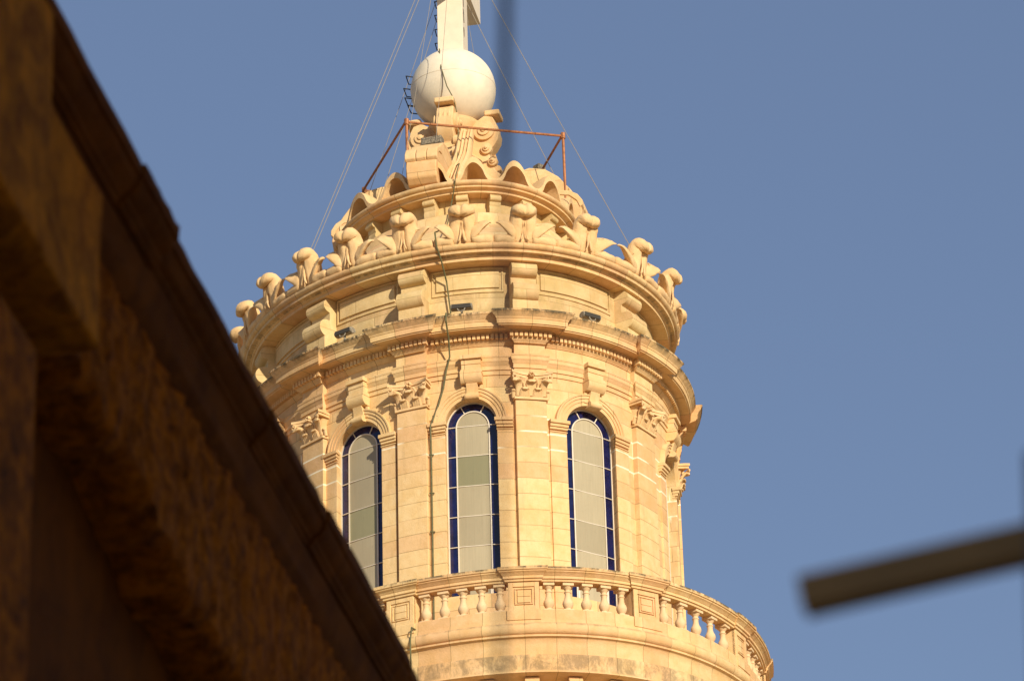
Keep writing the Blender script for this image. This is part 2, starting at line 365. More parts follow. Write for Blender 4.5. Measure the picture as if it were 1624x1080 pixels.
def capital(d, wd, parent):
    L = Loc(ZD, 4.434, d, flat=True); mb = MB(); z0 = 25.105; s = wd/.54; hw = wd/2
    box(mb, L, -hw-.025, hw+.025, -.3, .028, z0-.02, z0+.022)                                   # astragal
    rr = []
    for z, h, u in ((0.0, .245, -.01), (.15, .245, .0), (.27, .255, .015), (.36, .29, .05)):
        h *= s; rr.append([(-h, -.3, z0+z), (h, -.3, z0+z), (h, u-.03, z0+z), (h-.03, u, z0+z), (-h+.03, u, z0+z), (-h, u-.03, z0+z)])
    loft(mb, L, rr)
    # abacus, concave between horned corners
    for za, zb, e in ((.365, .41, -.02), (.41, .455, 0.)):
        ts = np.linspace(-1, 1, 11); pts = [((.36*s+e)*x, .05+e+.13*x*x) for x in ts]
        pl = pts+[((.36*s+e), .09), (.30*s, -.3), (-.30*s, -.3), (-(.36*s+e), .09)]
        loft(mb, L, [[(a, b, z0+za) for a, b in pl], [(a, b, z0+zb) for a, b in pl]])
    # first row: two leaves and two half leaves at the corners
    for t0 in (-.115*s, .115*s):
        loft(mb, L, leaf_rings([(.0, z0+.02), (.03, z0+.07), (.045, z0+.12), (.075, z0+.15), (.10, z0+.148), (.105, z0+.125)], [.095, .09, .085, .075, .06, .03], [.018, .02, .02, .02, .02, .012], t0, groove=.9))
        for q in (-.06, -.02, .02, .06): loft(mb, L, leaf_rings([(.012, z0+.02), (.038, z0+.07), (.055, z0+.115)], [.008]*3, [.014]*3, t0+q, n=6))
    for sg in (-1, 1):
        loft(mb, L, leaf_rings([(-.05, z0+.02), (-.03, z0+.08), (-.02, z0+.12), (.0, z0+.14), (.02, z0+.12)], [.03, .035, .04, .04, .02], [.03, .03, .03, .03, .02], sg*(hw+.03)))
    # second row: middle leaf, corner leaves curling outwards on the diagonal
    loft(mb, L, leaf_rings([(.0, z0+.05), (.03, z0+.15), (.05, z0+.24), (.09, z0+.285), (.13, z0+.28), (.14, z0+.25)], [.085, .085, .09, .095, .08, .04], [.02, .022, .022, .024, .024, .014], 0, groove=1.1))
    for sg in (-1, 1):
        loft(mb, L, leaf_rings([(-.01, z0+.05), (.02, z0+.15), (.05, z0+.24), (.11, z0+.29), (.16, z0+.28), (.165, z0+.245)], [.06, .06, .065, .075, .07, .035], [.022, .024, .026, .028, .028, .016], sg*.205*s, splay=sg*.11, groove=.9))
        # stalks and volutes under the horns
        for t1, u1 in ((.31*s, .16), (.07*s, .09)):
            st = [L(sg*.115*s, .03, z0+.17), L(sg*.125*s, .05, z0+.25), L(sg*(.125*s*.5+t1*.5), .065+u1*.25, z0+.32), L(sg*t1, u1, z0+.355)]
            tube(mb, [tuple(x) for x in st], [.022, .02, .018, .014], 6)
        c = L(sg*.315*s, .15, z0+.33); sp = []
        for a in np.linspace(0, 2.6*math.pi, 20):
            r = .046*(1-.28*a/math.pi/1.0*.9) if a < 7 else .01
            r = max(r, .008); sp.append(tuple(np.array(c)+L.t*sg*r*math.cos(a+1.2)+np.array([0, 0, r*math.sin(a+1.2)])+L.n*.004*a))
        tube(mb, sp, .014, 6)
    for q in range(6):   # fleuron on the abacus
        a = q*math.pi/3; c = np.array(L(.035*math.cos(a), .085+.02, z0+.405+.035*math.sin(a)))
        tube(mb, [tuple(c-L.n*.03), tuple(c), tuple(c+L.n*.03)], [.026, .026, .008], 6)
    return mb.build('capital', M_carve, parent, sharp=50)

for d, wd in PIL:
    L = Loc(ZD, 4.434, d); mb = MB(); hw = wd/2
    box(mb, L, -hw, hw, -.32, 0, 20.2, 25.09, nt=3)
    for z0, z1, e in ((20.2, 20.75, .07), (20.75, 20.83, .05), (20.83, 20.95, .025)): box(mb, L, -hw-e, hw+e, -.32, e, z0, z1, nt=2)
    pl = mb.build('pilaster', M_pil, tower, bevel=.010)
    capital(d, wd, pl)

def window_parts(d):
    L = wloc(d); U = -.165; zs = [Z_SILL+.05, 22.012, 22.549, 23.092, 23.640, 24.187, 24.735]
    def arcpts(r, n=25): return [(r*math.cos(a), Z_SPR+r*math.sin(a)) for a in np.linspace(0, math.pi, n)]
    fr = MB()
    def bar(p, q, wd, u0=-.02, u1=.022):
        (a, b), (c, e) = p, q; dx, dz = c-a, e-b; l = math.hypot(dx, dz); nx, nz = -dz/l*wd/2, dx/l*wd/2
        ring = lambda x, z: [(x-nx, U+u0, z-nz), (x+nx, U+u0, z+nz), (x+nx, U+u1, z+nz), (x-nx, U+u1, z-nz)]
        loft(fr, L, [ring(a, b), ring(c, e)])
    def frame_ring(r, wd, u1):
        con = [(r, zs[0])]+arcpts(r)+[(-r, zs[0])]
        rings = []
        for i, (x, z) in enumerate(con):
            a, b = con[max(i-1, 0)], con[min(i+1, len(con)-1)]; dx, dz = b[0]-a[0], b[1]-a[1]; l = math.hypot(dx, dz); nx, nz = -dz/l*wd/2, dx/l*wd/2
            rings.append([(x-nx, U-.02, z-nz), (x+nx, U-.02, z+nz), (x+nx, U+u1, z+nz), (x-nx, U+u1, z-nz)])
        loft(fr, L, rings)
    frame_ring(.449, .026, .03); frame_ring(.287, .019, .024)
    for z in zs[1:]:
        bar((-.279, z), (.279, z), .011)
        for sg in (-1, 1): bar((sg*.30, z), (sg*.44, z), .011)
    for a in (62, 118): bar((.30*math.cos(R_(a)), Z_SPR+.30*math.sin(R_(a))), (.435*math.cos(R_(a)), Z_SPR+.435*math.sin(R_(a))), .016)
    # opening sash at the bottom
    for sg in (-1, 1): bar((sg*.262, zs[0]), (sg*.262, zs[1]+.30-.30), .03, u1=.035)
    bar((-.28, zs[1]-.028), (.28, zs[1]-.028), .028, u1=.035)
    win = fr.build('window', M_white, tower)
    pb = MB(); cn = np.array([(1, zs[0])]+[(1, z) for z in np.linspace(22, 24.6, 6)]+[(math.cos(a), None) for a in [0]])[:-1]
    th = np.linspace(0, math.pi, 25); rs = np.array([.27, .46])
    G = np.array([[(r*math.cos(a), Z_SPR+r*math.sin(a)) for r in rs] for a in th]); pb.grid(L(G[..., 0], U, G[..., 1]), L.uv(G[..., 0], G[..., 1]))
    for sg in (-1, 1):
        tt, zz = np.meshgrid(rs*sg, np.linspace(zs[0], Z_SPR, 6), indexing='ij'); pb.grid(L(tt, U, zz), L.uv(tt, zz))
    o = pb.build('border_glass', M_blue, win, flat=True); so_ = o.modifiers.new('solid', 'SOLIDIFY'); so_.thickness = .008
    def pane(tt, zz, clear):
        q = MB(); q.grid(L(tt, U+.004, zz), L.uv(tt, zz))
        o = q.build('greenish_pane' if clear else 'frosted_pane', M_clear if clear else M_frost, win, flat=True); o.modifiers.new('solid', 'SOLIDIFY').thickness = .008
    for i in range(len(zs)-1):
        tt, zz = np.meshgrid(np.linspace(-.282, .282, 5), np.array([zs[i]+.001, zs[i+1]-.001]), indexing='ij')
        pane(tt, zz, (abs(d+3.75) < 1 and 23.6 < zs[i] < 23.7) or (abs(d+33.4) < 1 and 23. < zs[i] < 23.2))
    G = np.array([[(r*math.cos(a), Z_SPR+.027+r*math.sin(a)) for r in (.001, .28)] for a in th]); pane(G[..., 0], G[..., 1], False)
    return win
def window_surround(d):
    L = wloc(d); mb = MB()
    # archivolt: stepped profile swept round the arch
    prof = [(.457, -.05), (.457, .028), (.515, .030), (.520, .045), (.570, .047), (.575, .064), (.615, .066), (.625, .082), (.648, .085), (.655, .06), (.655, -.05)]
    rings = [[(r*math.cos(a), u, Z_SPR+r*math.sin(a)) for r, u in prof] for a in np.linspace(R_(4), R_(176), 33)]
    loft(mb, L, rings)
    s = mb.build('window_arch', M_trim, tower)
    for sg in (-1, 1):
        jb = MB(); a, b = sorted((sg*.457, sg*.74)); box(jb, L, a, b, -.05, .032, 20.2, 24.56, nt=2); jb.build('jamb', M_pil, s, bevel=.006)
    for sg in (-1, 1):
        ib = MB()
        for z0, z1, u, e in ((24.70, 24.765, .115, .035), (24.645, 24.70, .085, .018), (24.60, 24.645, .06, .008), (24.555, 24.578, .05, .012)):
            a, b = sorted((sg*(.457-e), sg*(.745+e*.3))); box(ib, L, a, b, -.04, u, z0, z1, nt=2, taper=0)
        ib.build('impost', M_trim, s, bevel=.008)
    # keystone console breaking through the architrave
    kb = MB(); K = Loc(ZD, WALL, d+.55)
    for z0, z1, u, h in ((25.84, 25.915, .195, .195), (25.75, 25.838, .15, .172), (25.655, 25.748, .14, .170), (25.615, 25.653, .165, .185), (25.575, 25.613, .185, .195)): box(kb, K, -h, h, -.05, u, z0, z1)
    extrude(kb, K, [(-.05, 25.573), (.19, 25.573), (.195, 25.52), (.18, 25.47), (.15, 25.435), (.12, 25.41), (-.05, 25.41)], -.19, .19)
    sc = [(-.05, 25.408), (.125, 25.408)]+[(.105, 25.36), (.085, 25.30), (.08, 25.25)]+arc(.085, 25.175, .058, 80, -120, 9)+[(-.05, 25.125)]
    tw = [.8]*2+[.82, .86, .9]+[1.0]*9+[1.]
    extrude(kb, K, sc, -.125, .125, tw=tw)
    for sg in (-1, 1): extrude(kb, K, [(-.05, 25.40), (.05, 25.40), (.05, 25.2), (-.05, 25.2)], sg*.16-.03, sg*.16+.03)
    kb.build('keystone', M_trim, s, bevel=.007)
for d in WIN:
    window_parts(d); window_surround(d)

# entablature ----------------------------------------------------------------
HWR = [(d, wd/2) for d, wd in PIL]
def bays():
    out = []
    P = sorted(HWR); k = [kdeg(ZD, d) for d, _ in P]
    for i in range(len(P)-1): out.append((P[i][0]+P[i][1]*k[i], P[i+1][0]-P[i+1][1]*k[i+1]))
    out.append((P[-1][0]+P[-1][1]*k[-1], P[0][0]-P[0][1]*k[0]+360))
    return out
def entab_prof(r):      # architrave, frieze
    return [(4.1, 25.49), (r-.006, 25.49), (r-.006, 25.575), (r+.014, 25.58), (r+.014, 25.592), (r+.008, 25.597), (r+.008, 25.66), (r+.03, 25.665), (r+.03, 25.68), (r+.022, 25.685), (r+.022, 25.74), (r+.036, 25.755), (r+.045, 25.80), (r+.06, 25.815), (r+.06, 25.88), (r+.068, 25.885), (r+.068, 25.915, .3), (r+.004, 25.92), (r, 25.93), (r, 26.16), (4.1, 26.16)]
eb = MB()
for a, b in bays(): sweep(eb, ZD, entab_prof(4.345), a-.3, b+.3)
for d, hw in HWR:
    k = kdeg(ZD, d); sweep(eb, ZD, entab_prof(4.436), d-hw*k, d+hw*k, n=4, mitre=(.9, 4.436))
eb.build('entablature', M_trim, tower)
def corn_prof(e):       # bed mould, dentil band, corona, cyma
    return [(4.0, 26.125), (4.37+e, 26.125), (4.385+e, 26.15), (4.41+e, 26.165), (4.43+e, 26.195), (4.43+e, 26.295), (4.47+e, 26.30), (4.49+e, 26.318), (4.66+e, 26.322), (4.665+e, 26.345), (4.685+e, 26.345), (4.69+e, 26.43), (4.70+e, 26.435), (4.705+e, 26.455), (4.715+e, 26.47, .25), (4.75+e, 26.50, .55), (4.765+e, 26.53, .8), (4.785+e, 26.545, 1.2), (4.785+e, 26.575, 2.6), (4.77+e, 26.585, 1.), (4.3, 26.68, 1.), (4.0, 26.68)]
cb = MB(); E_ = .112
for a, b in bays(): sweep(cb, ZD, corn_prof(-.01), a-.4, b+.4)
for d, hw in HWR:
    k = kdeg(ZD, d); sweep(cb, ZD, corn_prof(E_), d-hw*k, d+hw*k, n=6, mitre=(.86, 4.43+E_-.06))
cb.build('cornice', M_trim, tower)
db = MB()
def dentils(a, b, r):
    m = (b-a)/kdeg(ZD, (a+b)/2); n = max(1, int(round(m/.0775)))
    for i in range(n):
        d = a+(b-a)*(i+.5)/n; k = kdeg(ZD, d); sweep(db, ZD, [(r-.12, 26.205), (r, 26.205), (r, 26.288), (r-.12, 26.288)], d-.0265*k, d+.0265*k, n=1)
for a, b in bays():
    if b > 130: continue
    k = kdeg(ZD, (a+b)/2); dentils(a+.10*k, b-.10*k, 4.487)
for d, hw in HWR:
    k = kdeg(ZD, d); dentils(d-(hw+.085)*k, d+(hw+.085)*k, 4.6)
db.build('dentil_course', M_trim, tower)

# attic -----------------------------------------------------------------------
ab = MB(); sweep(ab, ZA, [(3.7, 26.5), (4.0, 26.5, .6), (4.0, 26.9, .4), (4.0, 27.15, .22), (4.0, 27.45, .18), (4.0, 27.87, .25), (3.7, 27.87)], 0, 360, n=150, ring=True)
sweep(ab, ZA, [(3.7, 26.5), (4.05, 26.5), (4.05, 26.72, .6), (4.03, 26.74, .6), (3.7, 26.74)], 0, 360, n=150, ring=True)
ab.build('attic_wall', M_attic, tower)
cp = [(3.7, 27.872), (4.28, 27.872), (4.285, 27.93), (4.305, 27.935), (4.32, 27.955, .8), (4.335, 27.965, .8), (4.40, 27.97, .3), (4.405, 28.015, .3), (4.385, 28.022, .4)]+[(4.375+.088*math.cos(R_(a)), 28.092+.068*math.sin(R_(a)), .45 if a > 20 else .2) for a in np.linspace(-80, 100, 12)]+[(4.2, 28.18), (3.7, 28.2)]
cc = MB(); sweep(cc, ZA, cp, 0, 360, n=200, ring=True); cc.build('attic_cornice', M_trim, tower)
for d, wd in PIL:
    L = Loc(ZA, 4.0, d+.55); mb = MB(); h = .265
    prof = [(-.1, 26.55), (.275, 26.55), (.275, 27.12)]+arc(.215, 27.285, .165, -78, 96, 16)+[(.165, 27.452), (.15, 27.455), (.15, 27.60)]+arc(.165, 27.735, .125, -82, 70, 12)+[(.215, 27.868), (-.1, 27.868)]
    extrude(mb, L, prof, -h, h, nt=1)
    br = mb.build('attic_bracket', M_attic, tower, bevel=.008)
def panel(d, hw):
    L = Loc(ZA, 4.0, d); mb = MB(); z0, z1 = 27.375, 27.855
    for a, b, c, e in ((-hw, hw, z1-.035, z1), (-hw, hw, z0, z0+.035), (-hw, -hw+.035, z0, z1), (hw-.035, hw, z0, z1)): box(mb, L, a, b, -.05, .022, c, e, nt=6 if b-a > .1 else 1)
    box(mb, L, -hw+.085, hw-.085, -.05, .030, z0+.085, z1-.085, nt=8)
    mb.build('attic_panel', M_attic, tower, bevel=.006)
for a, b in bays():
    if b > 115: continue
    d = (a+b)/2; k = kdeg(ZA, d); panel(d, (b-a)/2/k-.065)

ERODE = bpy.data.textures.new('erosion', 'CLOUDS'); ERODE.noise_scale = .16; ERODE.noise_depth = 3
# crown of leaves -------------------------------------------------------------
NODES = sorted([d for d, _ in PIL[1:]]+WIN[1:])
NODES = [-95, -82]+NODES if NODES[0] > -80 else NODES
gb = MB()
gp = [(4.0, 28.14), (4.33, 28.15), (4.385, 28.17), (4.42, 28.21), (4.425, 28.235), (4.40, 28.26), (4.34, 28.27, .3), (4.2, 28.27, .5), (4.0, 28.28)]
sweep(gb, ZA, gp, 0, 360, n=200, ring=True); gb.build('crown_band', M_carve, tower)
for i, d in enumerate(NODES):
    L = Loc(ZA, 4.40, d); mb = MB(); k = L.k
    dl = (d-NODES[i-1])/k if i else .8; dr = (NODES[i+1]-d)/k if i+1 < len(NODES) else .8
    j = rng.uniform(-.012, .012); tw = rng.uniform(.95, 1.05)
    z_ = lambda v: v
    path = [(-.12, 28.12), (-.085, 28.28), (-.05, 28.42), (-.02, 28.53), (.01, 28.63), (.04, 28.705+j), (.10, 28.735+j), (.16, 28.71+j), (.205, 28.65+j), (.215, 28.58+j)]
    hw = [.31, .285, .262, .246, .238, .236, .234, .222, .188, .11]; th = [.18, .17, .16, .152, .15, .148, .14, .13, .105, .05]
    loft(mb, L, leaf_rings(path, [x*tw*rng.uniform(.96, 1.04) for x in hw], [x*rng.uniform(.92, 1.08) for x in th], 0, groove=.42, n=52))
    # split stem at the foot
    for t0, s1 in ((-.022, -.05), (.022, .05)):
        st = [tuple(L(t0*.5, .105, 28.54)), tuple(L(t0*.6, .105, 28.43)), tuple(L(t0*.8, .105, 28.32)), tuple(L(t0*1.6, .11, 28.22)), tuple(L(t0*3.2, .09, 28.14))]
        tube(mb, st, [.012, .016, .02, .024, .018], 8)
    # side lobes spreading to meet the neighbours
    for sg, dd in ((-1, dl), (1, dr)):
        e = dd/2-.025
        rings = []
        for f, zc, hh, uu, tk in ((0, 28.35, .20, .0, .085), (.2, 28.365, .19, .025, .085), (.4, 28.40, .16, .055, .08), (.56, 28.435, .125, .08, .068), (.70, 28.46, .095, .10, .055), (.83, 28.48, .07, .115, .042), (.93, 28.49, .042, .115, .028), (1.0, 28.49, .012, .10, .01)):
            zc += rng.uniform(-.008, .008); hh *= rng.uniform(.92, 1.06)
            t = sg*(.12+(e-.12)*f)
            rings.append([(t, uu-.01+tk*math.sin(a)-.05*math.cos(a), zc+hh*math.cos(a)) for a in np.linspace(0, 2*math.pi, 14, endpoint=False)])
        loft(mb, L, rings)
        for q in (.0, .04): tube(mb, [tuple(L(sg*.2, .075, 28.46+q)), tuple(L(sg*(.2+(e-.2)*.5), .10-q*.5, 28.475+q*.7)), tuple(L(sg*(e-.07), .11-q*.5, 28.48+q*.4))], [.006, .012, .005], 5)
        # rolled lower band between the leaves
        rings = []
        for f in np.linspace(0, 1, 6):
            t = sg*(.14+(e+.04-.14)*f); r = .104-.010*f
            rings.append([(t, -.0+r*math.cos(a), 28.205-.005*f+r*1.0*math.sin(a)) for a in np.linspace(0, 2*math.pi, 12, endpoint=False)])
        loft(mb, L, rings)
    lf = mb.build('crown_leaf', M_carve, tower, sharp=180)
    ss_ = lf.modifiers.new('subdivision', 'SUBSURF'); ss_.levels = ss_.render_levels = 1
    dm = lf.modifiers.new('erosion', 'DISPLACE'); dm.texture = ERODE; dm.strength = .055; dm.mid_level = .5; dm.texture_coords = 'GLOBAL'

# roof between the crown and the upper drum -------------------------------------
rb = MB()
ph = np.linspace(0, 360, 120, endpoint=False)
rows = [(ZA, 4.12, 28.262), (ZA, 3.9, 28.50), (ZA, 3.3, 29.0), (ZU, 2.75, 29.45), (ZU, 2.55, 29.62), (ZU, 2.5, 29.62), (ZU, 2.5, 29.80), (ZU, 2.42, 29.92), (ZU, 2.2, 29.94)]
P = np.array([W(Z, r, ph, z) for Z, r, z in rows]); rb.grid(P, np.stack([np.broadcast_to(np.radians(ph)*4.4, P.shape[:2]), P[..., 2]], -1), wj=True)
rb.build('roof', M_wall, tower)
ub = MB(); sweep(ub, ZU, [(1.8, 29.7), (2.16, 29.7), (2.16, 30.33), (1.8, 30.33)], 0, 360, n=90, ring=True); ub.build('upper_drum', M_attic, tower)
up = [(1.8, 30.332), (2.405, 30.332), (2.41, 30.375), (2.43, 30.38), (2.445, 30.395), (2.50, 30.40), (2.505, 30.43), (2.49, 30.435)]+[(2.49+.07*math.cos(R_(a)), 30.49+.055*math.sin(R_(a)), .3) for a in np.linspace(-80, 100, 10)]+[(2.3, 30.56), (1.8, 30.58)]
uc = MB(); sweep(uc, ZU, up, 0, 360, n=120, ring=True); uc.build('upper_cornice', M_trim, tower)
for d in (-86, -68.5, -51.7, -36.3, -19.7, -2.8, 15, 33.5, 54, 74, 92):
    L = Loc(ZU, 2.16, d); mb = MB(); h = .13
    prof = [(-.1, 29.85), (.13, 29.85), (.13, 29.96), (.155, 29.98), (.17, 30.05), (.15, 30.11), (.165, 30.14), (.175, 30.20)]+arc(.185, 30.255, .055, -70, 70, 6)+[(.225, 30.328), (-.1, 30.328)]
    extrude(mb, L, prof, -h, h); mb.build('upper_bracket', M_attic, tower, bevel=.007)

# scalloped roof of the upper drum ------------------------------------------------
CRESTS = [-107+360-360, -84, -57.2, -35.6, -20, 3.3, 25.3, 49.5, 75, 97, 118]
CRESTS = [-106, -84, -57.2, -35.6, -15.5, 3.3, 25.3, 49.5, 72, 94, 116, 139, 161, 183, 205, 228]
def wave(d):
    c = np.array(CRESTS+[CRESTS[0]+360]); d = (d-c[0]) % 360+c[0]; i = np.searchsorted(c, d, side='right')-1; i = np.clip(i, 0, len(c)-2)
    f = (d-c[i])/(c[i+1]-c[i]); x = np.cos(2*math.pi*f)
    return .5+.5*np.sign(x)*np.abs(x)**.75
sb = MB(); dd = np.linspace(0, 360, 480, endpoint=False); wv = wave(dd)
def shell(r, k, lift):     # ribbon at the rim, vault closing further in
    return W(ZU, r, dd, 30.60+.44*k*wv+lift)
RK = ((2.46, 1.), (2.43, 1.02), (2.32, 1.02), (2.18, .95), (2.02, .78), (1.88, .5), (1.74, .08), (1.70, .0))
outer = [shell(r, k, .0) for r, k in RK]
inner = [shell(r-.02 if r < 2.4 else r, k, -.115) for r, k in RK[::-1]]
P = np.array(outer+inner); sb.grid(P, np.stack([np.broadcast_to(np.radians(dd)*2.45, P.shape[:2]), P[..., 2]], -1), wi=True, wj=True)
sb.build('scalloped_roof', M_carve, tower, bevel=0)
core = MB(); sweep(core, ZU, [(.3, 30.45), (2.40, 30.45), (2.38, 30.60), (2.0, 30.63), (1.6, 30.72), (.6, 31.05), (.3, 31.1)], 0, 360, n=90, ring=True); core.build('roof_core', M_attic, tower)

# four scroll consoles, pedestal and fins ------------------------------------------
AX0 = -20
def radial_frame(d):
    a = R_(d); n = np.array([math.sin(a), -math.cos(a), 0.]); t = np.array([math.cos(a), math.sin(a), 0.])
    class F:
        def __call__(s, tt, u, z):
            tt, u, z = np.broadcast_arrays(*(np.asarray(q, float) for q in (tt, u, z))); P = tt[..., None]*t+u[..., None]*n
            return np.concatenate([P[..., :2], z[..., None]], -1)
        def uv(s, tt, z): return np.stack(np.broadcast_arrays(tt, z), -1)
    f = F(); f.n, f.t = n, t; return f
rim = {d: float(np.hypot(*W(ZU, 2.45, d, 30.)[:2])) for d in (-12.7, 77.3, 167.3, 257.3)}
pier = MB()
lathe(pier, (0, 0, 0), [(.62, 31.3), (.60, 32.3), (.42, 32.5), (.36, 32.9), (.36, 33.0), (.48, 33.15), (.5, 33.22), (.3, 33.25)], 20)
pedestal = pier.build('ball_pedestal', M_carve, tower)
for d in (-12.7, 77.3, 167.3, 257.3):
    L = radial_frame(d); rm = rim[d]; mb = MB(); cw = .285
    # outer S console standing on the rim
    top = [(rm-.02, 30.58), (rm+.10, 30.70), (rm+.14, 30.95), (rm+.08, 31.18), (rm-.08, 31.43), (rm-.3, 31.72), (rm-.55, 31.91), (rm-.85, 31.98), (rm-1.15, 31.9)]
    top = [(u, 30.58+(z-30.58)*(.84 if d == -12.7 else 1.0)) for u, z in top]
    prof = top+[(rm-1.3, 31.5), (rm-1.3, 30.7), (rm-.3, 30.58)]
    extrude(mb, L, prof, -cw, cw, nt=1)
    sc = mb.build('scroll_console', M_wall, tower, bevel=.03, seg=3)
    cb2 = MB()
    cap = [(rm+.10, 31.08), (rm+.155, 31.14), (rm+.15, 31.26), (rm+.06, 31.42), (rm-.08, 31.52), (rm-.3, 31.58), (rm-.3, 31.45), (rm-.1, 31.40), (rm+.04, 31.25)]
    cap = [(u, 30.6+(z-30.6)*.84) for u, z in cap]
    for t0, t1 in ((-cw-.02, -.10), (-.095, .10), (.105, cw+.02)): extrude(cb2, L, cap, t0, t1)
    cb2.build('rolled_cap', M_carve, sc, bevel=.02)
    # inner fin with volute under the ball
    fb = MB(); h = .165
    fz = lambda v: 31.6+(v-31.6)*.80
    fp = [(.2, 30.7), (1.34, 30.7), (1.27, 31.25), (1.15, 31.65), (1.02, 31.95), (.82, 32.2), (.72, 32.5), (.70, 32.75), (.80, 32.88), (.88, 33.05), (.90, 33.22), (.86, 33.38), (.84, 33.5), (.78, 33.66), (.62, 33.72), (.50, 33.62), (.2, 33.6)]
    fp = [(u, fz(z)) for u, z in fp]; extrude(fb, L, fp, -h, h)
    for t0 in (-.09, .0, .09): extrude(fb, L, [(.55, fz(33.3)), (.885, fz(33.2)), (.875, fz(33.4)), (.80, fz(33.62)), (.55, fz(33.6))], t0-.03, t0+.03)
    fin = fb.build('scroll_fin', M_carve, tower, bevel=.025, seg=3)
    vb = MB()
    for sg in (-1, 1):
        for (u, z, r) in ((.62, 33.28, .22), (.66, 32.78, .12), (.78, 32.42, .10)):
            c = L(sg*h, u, fz(z)); s_ = L.t*sg; r = r*.92
            tube(vb, [tuple(c-s_*.03), tuple(c+s_*.055), tuple(c+s_*.06)], [r, r, r*.9], 20)
            tube(vb, [tuple(c), tuple(c+s_*.09), tuple(c+s_*.095)], [r*.6, r*.58, r*.45], 16)
            tube(vb, [tuple(c), tuple(c+s_*.12), tuple(c+s_*.13)], [r*.28, r*.26, r*.1], 12)
    vb.build('volute', M_carve, fin, sharp=30)
    if d == -12.7:
        dr = MB()
        for t0, k in ((.30, 1.0), (.44, .85)):
            loft(dr, L, leaf_rings([(.55, 32.75), (.78, 32.35), (1.0, 31.95), (1.3, 31.6), (1.65, 31.28), (1.98, 30.98*1), (2.16, 30.72)], [.07*k, .09*k, .10*k, .11*k, .12*k, .12*k, .06], [.10, .13, .15, .17, .17, .14, .06], t0, splay=.05, groove=.5, n=20))
        dr.build('carved_drapery', M_carve, fin, sharp=60)
    pb = MB(); wbox(pb, np.array([0, 0, 0.]), L.t, L.n, (0, 0, 1), -.19, .19, .62, .92, fz(33.70), fz(33.84)); pb.build('cap_stone', M_carve, fin, bevel=.03, seg=3)

# balustrade, balcony and the drum below ---------------------------------------------
bb = MB(); sweep(bb, ZL, [(3.9, 20.2), (6.0, 20.2), (6.0, 20.26), (3.9, 20.3)], 0, 360, n=150, ring=True); bb.build('balcony_floor', M_far, tower)
PED = [-92, -75.5, -58, -39.5, -19.85, 2.86, 27.75, 55.6, 75.5, 95]
rail = [(5.80, 20.93), (6.00, 20.93), (6.005, 20.965), (6.03, 20.97), (6.03, 21.01), (6.045, 21.02), (6.06, 21.045), (6.095, 21.065), (6.10, 21.085), (6.12, 21.09), (6.12, 21.14, 1.6), (6.08, 21.155, 1.6), (5.80, 21.17)]
plin = [(5.75, 20.28), (6.02, 20.28), (6.02, 20.44), (6.01, 20.45), (5.75, 20.45)]
rl = MB(); sweep(rl, ZL, rail, 0, 360, n=180, ring=True); sweep(rl, ZL, plin, 0, 360, n=180, ring=True)
for d in PED:
    k = kdeg(ZL, d); sweep(rl, ZL, [(r+.035 if r > 5.9 else r-.02, z+.004, *g) for r, z, *g in rail], d-.27*k, d+.27*k, n=3, mitre=(.8, 6.0)); sweep(rl, ZL, [(r+.025 if r > 5.9 else r-.02, z-.002) for r, z in plin], d-.27*k, d+.27*k, n=3)
balus = rl.build('balustrade', M_trim, tower)
for d in PED:
    L = Loc(ZL, 5.99, d); mb = MB(); h = .25; z0, z1 = 20.45, 20.93
    box(mb, L, -h, h, -.25, 0, z0, z1)
    for a, b, c, e in ((-.15, .15, z1-.125, z1-.105), (-.15, .15, z0+.10, z0+.12), (-.15, -.13, z0+.12, z1-.125), (.13, .15, z0+.12, z1-.125)): box(mb, L, a, b, -.05, .016, c, e)
    for c, e in ((z0+.13, z0+.232), (z0+.236, z1-.135)): box(mb, L, -.105, .105, -.05, .014, c, e)
    for sg in (-1, 1): a, b = sorted((sg*h, sg*(h-.075))); box(mb, L, a, b, -.05, .018, z0, z1)
    for c, e in ((z0, z0+.075), (z1-.08, z1)): box(mb, L, -h+.075, h-.075, -.05, .018, c, e)
    mb.build('pedestal', M_trim, balus, bevel=.006)
bp = [(.075, .03), (.055, .045), (.05, .06), (.072, .09), (.085, .125), (.088, .15), (.08, .185), (.06, .22), (.048, .26), (.045, .30), (.048, .325), (.058, .33), (.058, .345), (.046, .35), (.044, .375), (.058, .395), (.075, .42), (.08, .43)]
for i in range(len(PED)-1):
    ka, kb_ = kdeg(ZL, PED[i]), kdeg(ZL, PED[i+1]); a, b = PED[i]+.25*ka, PED[i+1]-.25*kb_; nb = 5
    for q in range(nb):
        d = a+(b-a)*(q+.5)/nb; L = Loc(ZL, 5.88, d); mb = MB(); z0 = 20.45
        box(mb, L, -.092, .092, -.092, .092, z0, z0+.032); box(mb, L, -.095, .095, -.095, .095, z0+.43, z0+.482)
        c = L(0, 0, 0); lathe(mb, c, [(r, z0+z) for r, z in bp], 16); mb.build('baluster', M_baluster, balus, bevel=.004)
low = [(5.2, 20.28), (6.03, 20.279), (6.035, 20.23), (6.05, 20.215)]+[(6.04+.085*math.cos(R_(a)), 20.115+.10*math.sin(R_(a)), .5 if a > 30 else .0) for a in np.linspace(75, -75, 12)]+[(6.06, 20.01, .3), (6.09, 20.005, .3), (6.09, 19.975), (6.06, 19.97), (6.03, 19.94), (6.015, 19.85), (6.01, 19.70, .1), (6.045, 19.69, .6), (6.05, 19.64, .7), (6.045, 19.55, .65), (6.05, 19.45, .7), (6.06, 19.41, .4), (6.09, 19.40, .2), (6.10, 19.375), (6.08, 19.365), (5.45, 19.33), (5.2, 19.3)]
lb = MB(); sweep(lb, ZL, low, 0, 360, n=200, ring=True); lb.build('balcony_cornice', M_trim, tower)
